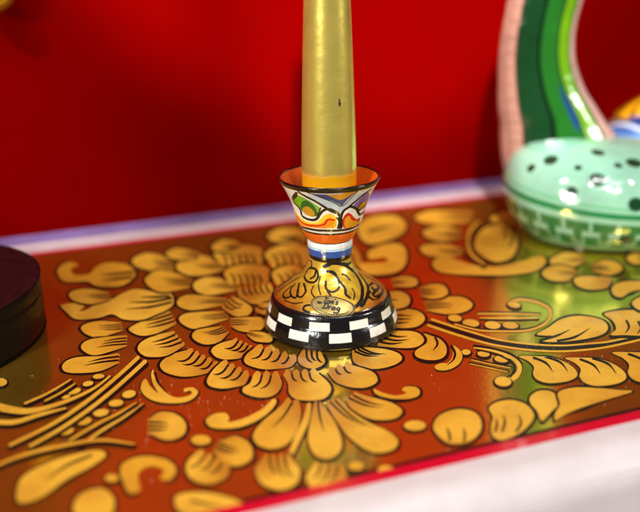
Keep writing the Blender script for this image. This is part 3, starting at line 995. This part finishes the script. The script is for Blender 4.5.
wk = Turned([(0.0007, 0.209), (0.0007, 0.214), (0.0006, 0.219), (0.0, 0.2195)], BX, BY, 12, 12)
wk.zone(wk.S > -1, (225, 220, 205))
wk.build('wick', m_paint, candle)
# small dark nick in the gold
nk = []
hit = cd
cdP = proj(cd.P + np.array([BX, BY, cz]))
mm = np.flatnonzero(np.abs(cd.T) < 1.4)


def cand(x, y, off):
    i = mm[np.argmin(np.hypot(cdP[mm, 0] - x, cdP[mm, 1] - y))]
    return cd.point(cd.T[i], cd.S[i], off)


pts = spline([(338.6, 98.6), (339.8, 99.6), (340.0, 102), (340.8, 104), (339.6, 106.4), (338.4, 104), (339.0, 101.4)], True, 3)
nv = [cand(x, y, 0.00008) for x, y in pts]
c = np.mean(nv, 0)
nf = [(len(nv), i, (i + 1) % len(nv)) for i in range(len(nv))]
link('nick', mesh('nick', nv + [c], nf), [material('bare_dark_spot', (0.02, 0.012, 0.005), 0.7)], candle)

# ------------------------------------------------------------------ dark round plinth at the left
pl = thing('round_plinth', 'dark maroon lacquered round plinth at the left end of the table', 'plinth', (-0.176, 0.343, 0.0002))
R, hh = 0.0573, 0.0236
m_top = material('maroon_lacquer', (0.020, 0.0035, 0.0045), 0.5, coat=0.0, spec=0.10, noise=(240, 0.7, 1.3, 6), bump=(500, 0.15, 0.0006))
m_side = material('black_lacquer', (0.004, 0.003, 0.0025), 0.3, coat=0.0, spec=0.12, bump=(90, 0.25, 0.002, True))
tp = Turned([(0.0, hh), (R - 0.004, hh), (R - 0.0016, hh - 0.0002), (R - 0.0004, hh - 0.0010)], -0.176, 0.343, 160, 60)
tp.build('top_disc', m_top, pl)
sd_ = Turned([(R - 0.0004, hh - 0.0010), (R, hh - 0.0022), (R, 0.0172), (R - 0.0007, 0.0168), (R - 0.0007, 0.0164), (R, 0.0160), (R, 0.012), (R, 0.002), (R - 0.0012, 0.0004), (R - 0.004, 0.0002), (0.0, 0.0002)], -0.176, 0.343, 160, 80)
sd_.build('side_band', m_side, pl)

# ------------------------------------------------------------------ green painted sculpture
SX, SY = 0.165, 0.474
sc = thing('glazed_sculpture', 'green and mint glazed sculpture with tall striped neck and key pattern base', 'sculpture', (SX, SY, 0.0002))
m_glaze = material('glossy_glaze', attr='paint', rough=0.16, coat=0.7, coat_rough=0.04, noise=(60, 0.85, 1.06), bump=(95, 0.42, 0.002, True))
prof = np.array([(0.0, 0.0), (0.72, 0.0), (0.79, 0.0010), (0.87, 0.0040), (0.93, 0.0085), (0.965, 0.0125), (0.99, 0.0168), (1.0, 0.0200), (0.99, 0.0250), (0.945, 0.0318), (0.86, 0.0378), (0.72, 0.0430), (0.48, 0.0475), (0.22, 0.0496), (0.0, 0.0500)])
PP = spline(prof, False, 24)
nt = 720
t = np.linspace(-PI, PI, nt, endpoint=False)
ex = 0.86


def sg(v):
    return np.sign(v) * np.abs(v) ** ex


BA, BB = 0.0625, 0.0500
ringx, ringy = BA * sg(np.sin(t)), -BB * sg(np.cos(t))
Pb = np.stack([PP[:, :1] * ringx[None], PP[:, :1] * ringy[None], PP[:, 1:2] + 0 * t[None]], -1)
# the base sweeps up towards the neck end
Pb[..., 2] *= 1 + 0.24 * np.clip(-Pb[..., 0] / BA, 0, 1) ** 1.5
meb = grid_mesh('base_body', Pb)
# arc length round the base and up the side
per = np.r_[0, np.cumsum(np.hypot(np.diff(ringx), np.diff(ringy)))]
U = np.broadcast_to(per[None], Pb.shape[:2]).ravel()
i_mid = int(np.argmax(PP[:, 0]))
sv = np.r_[0, np.cumsum(np.hypot(np.diff(PP[:, 0] * 0.055), np.diff(PP[:, 1])))]
W_ = np.broadcast_to((sv - sv[i_mid])[:, None], Pb.shape[:2]).ravel()      # 0 at the widest ring, + upwards
Cb = np.tile(lin((150, 205, 178)), (len(U), 1))
MINT, GRN, DG = lin((172, 222, 196)), lin((40, 140, 66)), lin((18, 62, 34))


def mixm(C, al, c):
    return C * (1 - al[:, None]) + np.asarray(c) * al[:, None]


def bnd(v, a, b, e=0.0006):
    return np.clip((v - a) / e + .5, 0, 1) * np.clip((b - v) / e + .5, 0, 1)


Cb = mixm(Cb, np.clip((-W_ - 0.017) / 0.006, 0, 1), lin((160, 200, 120)))
Cb = mixm(Cb, bnd(W_, 0.0006, 0.0034), lin((34, 132, 70)))
Cb = mixm(Cb, bnd(W_, 0.0052, 0.0064), lin((112, 190, 140)))
pitch = per[-1] / 26
ph = (U / pitch) % 1.0
v0, v1 = -0.0165, -0.0022
vv = (W_ - v0) / (v1 - v0)
key = bnd(ph, 0.06, 0.94, .03) * bnd(vv, 0.62, 0.98, .05)
key = np.maximum(key, bnd(ph, 0.33, 0.66, .03) * bnd(vv, 0.10, 0.65, .05))
key = np.maximum(key, bnd((ph + .5) % 1.0, 0.22, 0.78, .03) * bnd(vv, -0.02, 0.40, .05))
Cb = mixm(Cb, key * 0.95, lin((26, 116, 48)))
Cb = mixm(Cb, bnd(W_, -0.0176, -0.0164), lin((36, 120, 60)))
Cb = mixm(Cb, bnd(W_, -0.0222, -0.0212), lin((96, 150, 60)))
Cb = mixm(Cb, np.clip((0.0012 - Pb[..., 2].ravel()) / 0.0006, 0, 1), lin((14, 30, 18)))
Pw = Pb.reshape(-1, 3)
bp = proj(Pw + np.array([SX, SY, 0]))
for x, y, a, b in ((551, 160, .0040, .0034), (597, 180, .0042, .0036), (598, 153, .0036, .0030), (634, 163, .0042, .0032), (636, 205, .004, .003), (672, 170, .004, .003), (560, 226, .0032, .0022), (625, 240, .0034, .0022), (572, 192, .0030, .0026), (531, 168, .0028, .0024), (618, 166, .0022, .0018), (578, 168, .0020, .0018)):
    up_ = (Pw[:, 1] < 0.03)
    i = np.flatnonzero(up_)[np.argmin(np.hypot(bp[up_, 0] - x, bp[up_, 1] - y))]
    d = np.linalg.norm((Pw - Pw[i]) / np.array([a, a, a * 0.9]), axis=1)
    Cb = mixm(Cb, np.clip((1 - d) / 0.15 + .5, 0, 1), DG)
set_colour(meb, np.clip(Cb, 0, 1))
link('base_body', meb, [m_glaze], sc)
# neck: centre line and half width traced at several heights, continued above the frame in a hook
rows = []
NY = SY + 0.022
for x, y, hw, dY in ((566, 176, 60, 0), (563.5, 158, 62, 0), (558, 138, 58, 0), (553, 124, 53, 0), (547, 108, 49, 0), (541, 88, 43, 0), (537, 62, 38.5, 0), (537.5, 40, 37, 0), (541, 18, 36.5, 0), (546, -4, 37.5, 0), (552, -26, 38, 0), (559, -46, 37, 0), (565, -62, 33, 0), (571, -75, 25, 0), (575, -83, 14, 0), (577, -86, 2, 0)):
    c = atY(x, y, NY)
    e = atY(x + hw, y, NY)
    rows.append((c[0] - SX, c[2], np.linalg.norm(e - c)))
RW = spline(rows, False, 14)
dC = np.gradient(RW[:, :2], axis=0)
dC /= np.linalg.norm(dC, axis=1)[:, None]
# keep the first rows level, turn the later ones square to the path
lev = np.clip((np.arange(len(RW)) / len(RW) - 0.38) / 0.15, 0, 1)
nx = np.stack([dC[:, 1], -dC[:, 0]], 1)
flat = np.array([[1.0, 0.0]])
side = flat * (1 - lev[:, None]) + nx * lev[:, None]
side /= np.linalg.norm(side, axis=1)[:, None]
na = 240
an = np.linspace(-PI, PI, na, endpoint=False)
Pn = np.zeros((len(RW), na, 3))
for i in range(len(RW)):
    hw = RW[i, 2]
    u = np.sin(an) * hw
    Pn[i, :, 0] = RW[i, 0] + side[i, 0] * u
    Pn[i, :, 2] = RW[i, 1] + side[i, 1] * u
    Pn[i, :, 1] = NY - SY - np.cos(an) * hw * 0.55
men = grid_mesh('striped_neck', Pn)
q = np.broadcast_to(np.sin(an)[None], Pn.shape[:2]).ravel()
hgt = np.broadcast_to(np.arange(len(RW))[:, None] / len(RW), Pn.shape[:2]).ravel()
Cn = np.tile(lin((24, 96, 34)), (len(q), 1))
# stripe edges drift a little with height
st = lambda lo, hi: np.interp(hgt, (0.06, 0.24), (lo, hi))
e1, e2, e3, e4 = st(-0.70, -0.64), st(-0.30, -0.08), st(0.30, 0.44), st(0.66, 0.77)
for a, b, c in ((-2, e1, (205, 150, 132)), (e1, e2, (14, 60, 26)), (e2, e3, (30, 100, 28)), (e3, e4, (100, 152, 10)), (e4, 2, (190, 150, 142))):
    Cn = mixm(Cn, bnd(q, a, b, .04), lin(c))
for a, b, c in ((e1 - .02, e1 + .02, (52, 34, 28)), (e2 - .035, e2 + .05, (6, 24, 10)), (e3 - .04, e3 + .01, (10, 44, 20)), (e4 - .03, e4 + .02, (44, 60, 20)), (-0.90, -0.875, (150, 96, 88))):
    Cn = mixm(Cn, bnd(q, a, b, .03), lin(c))
Cn = mixm(Cn, bnd(q, e3 - .15, e3 - .03, .05) * bnd(hgt, 0.20, 0.33, .05), lin((24, 60, 120)))
fleck = bnd(q, -0.86, -0.70, .04) * (np.sin(hgt * 150) > 0.86)
Cn = mixm(Cn, fleck * .7, lin((170, 110, 104)))
set_colour(men, np.clip(Cn * 0.76, 0, 1))
link('striped_neck', men, [m_glaze], sc)

# ------------------------------------------------------------------ yellow and blue figurine behind it
FX, FY = 0.228, 0.545
fg = thing('painted_figurine', 'blue and yellow painted figurine partly hidden behind the green sculpture', 'figurine', (FX, FY, 0.0002))
pf = spline([(0.0, 0.0), (0.75, 0.0), (0.86, 0.004), (0.96, 0.014), (1.0, 0.026), (0.97, 0.038), (0.88, 0.050), (0.72, 0.059), (0.45, 0.0655), (0.2, 0.068), (0.0, 0.0685)], False, 12)
tt = np.linspace(-PI, PI, 240, endpoint=False)
rx, ry = 0.052, 0.034
lean = 0.10
Pf = np.stack([pf[:, :1] * rx * np.sin(tt)[None] + 0.0 * pf[:, 1:2], -pf[:, :1] * ry * np.cos(tt)[None], pf[:, 1:2] + 0.0 * tt[None]], -1)
Pf[..., 2] *= 1 + 0.10 * np.sin(tt)[None] * np.clip(pf[:, :1], 0, 1)
mef = grid_mesh('figurine_body', Pf)
zf = np.broadcast_to(pf[:, 1:2], Pf.shape[:2]).ravel()
tf = np.broadcast_to(tt[None], Pf.shape[:2]).ravel()
Cf = np.tile(lin((30, 70, 150)), (len(zf), 1))
edge_ = 0.054 + 0.003 * np.sin(tf * 5)
Cf = mixm(Cf, np.clip((zf - edge_) / 0.0015 + .5, 0, 1), lin((226, 164, 20)))
Cf = mixm(Cf, bnd(zf, 0.0525, 0.0545, .001), lin((16, 22, 50)))
Cf = mixm(Cf, bnd(zf + 0.004 * np.sin(tf), 0.036, 0.044, .002), lin((86, 134, 196)))
Cf = mixm(Cf, np.clip((0.020 - zf) / 0.0015 + .5, 0, 1), lin((220, 140, 40)))
Cf = mixm(Cf, (np.sin(tf * 14 + 1 + zf * 300) > .55) * bnd(zf, 0.056, 0.0665, .001), lin((70, 40, 8)))
Cf = mixm(Cf, bnd(zf - 0.003 * np.sin(tf * 4), 0.0475, 0.0492, .0008), lin((214, 222, 230)))
set_colour(mef, np.clip(Cf, 0, 1))
link('figurine_body', mef, [m_glaze], fg)
hd = Turned([(0.0, 0.060), (0.012, 0.062), (0.018, 0.070), (0.019, 0.080), (0.015, 0.090), (0.008, 0.095), (0.0, 0.0965)], FX, FY, 80, 60)
hd.zone(hd.S > -1, (226, 164, 20))
hd.zone((hd.Z > 0.074) & (hd.Z < 0.078), (30, 70, 150))
o = hd.build('figurine_head', m_glaze, fg)
o.location = (0.034, 0.0, 0.0)

# ------------------------------------------------------------------ gold knob on the wall, top left
p = None
d = fwd + rt * ((-6 - 320) / F) + up * ((214 + 8) / F)
tt_ = ((bw - 0.013) - CP @ E2) / (d @ E2)
kp = CP + d * tt_
kb = thing('gold_knob', 'small round gold knob fixed to the red wall at upper left', 'knob', tuple(kp))
m_knob = material('knob_gold', tuple(lin((190, 140, 20))), 0.3, metal=0.6)
kn = Turned([(0.0, 0.013), (0.0035, 0.013), (0.0035, 0.008), (0.0055, 0.0065), (0.0092, 0.001), (0.0092, -0.004), (0.006, -0.0085), (0.0, -0.0098)], 0, 0, 64, 60)
me = grid_mesh('knob_ball', kn.P.reshape(60, 64, 3))
o = link('knob_ball', me, [m_knob], kb)
# local z points into the wall
o.rotation_euler = Vector(tuple(E2)).to_track_quat('Z', 'Y').to_euler()

# ------------------------------------------------------------------ fine dust lying on the lacquer
dv_, df_ = [], []
for k in range(700):
    if k % 3 == 0:
        x, y = random.gauss(575, 40), random.gauss(352, 22)
    elif k % 3 == 1:
        x, y = random.gauss(180, 80), random.gauss(392, 25)
    else:
        x, y = random.uniform(0, 640), random.uniform(300, 500)
    p = at(x, y, 0.0004)
    if p @ E2 < dN + 0.002 or p @ E2 > dF:
        continue
    if math.hypot(p[0] - BX, p[1] - BY) < 0.031 or math.hypot(p[0] + 0.176, p[1] - 0.343) < 0.059:
        continue
    rr = random.choice((0.00005, 0.00006, 0.00008, 0.00012))
    g = random.uniform(0, PI)
    el = random.uniform(1, 2.6)
    s0 = len(dv_)
    for j in range(5):
        a = g + 2 * PI * j / 5
        dv_.append(p + np.array([rr * el * math.cos(a), rr * math.sin(a), 0]))
    dv_.append(p + np.array([0, 0, rr]))
    df_ += [(s0 + j, s0 + (j + 1) % 5, s0 + 5) for j in range(5)]
du_ = link('dust', mesh('dust', dv_, df_), [material('dust_grey', (0.55, 0.50, 0.42), 0.9)], smooth=False)
du_['kind'] = 'stuff'
du_['label'] = 'fine pale dust specks scattered on the glossy table top'
du_['category'] = 'dust'
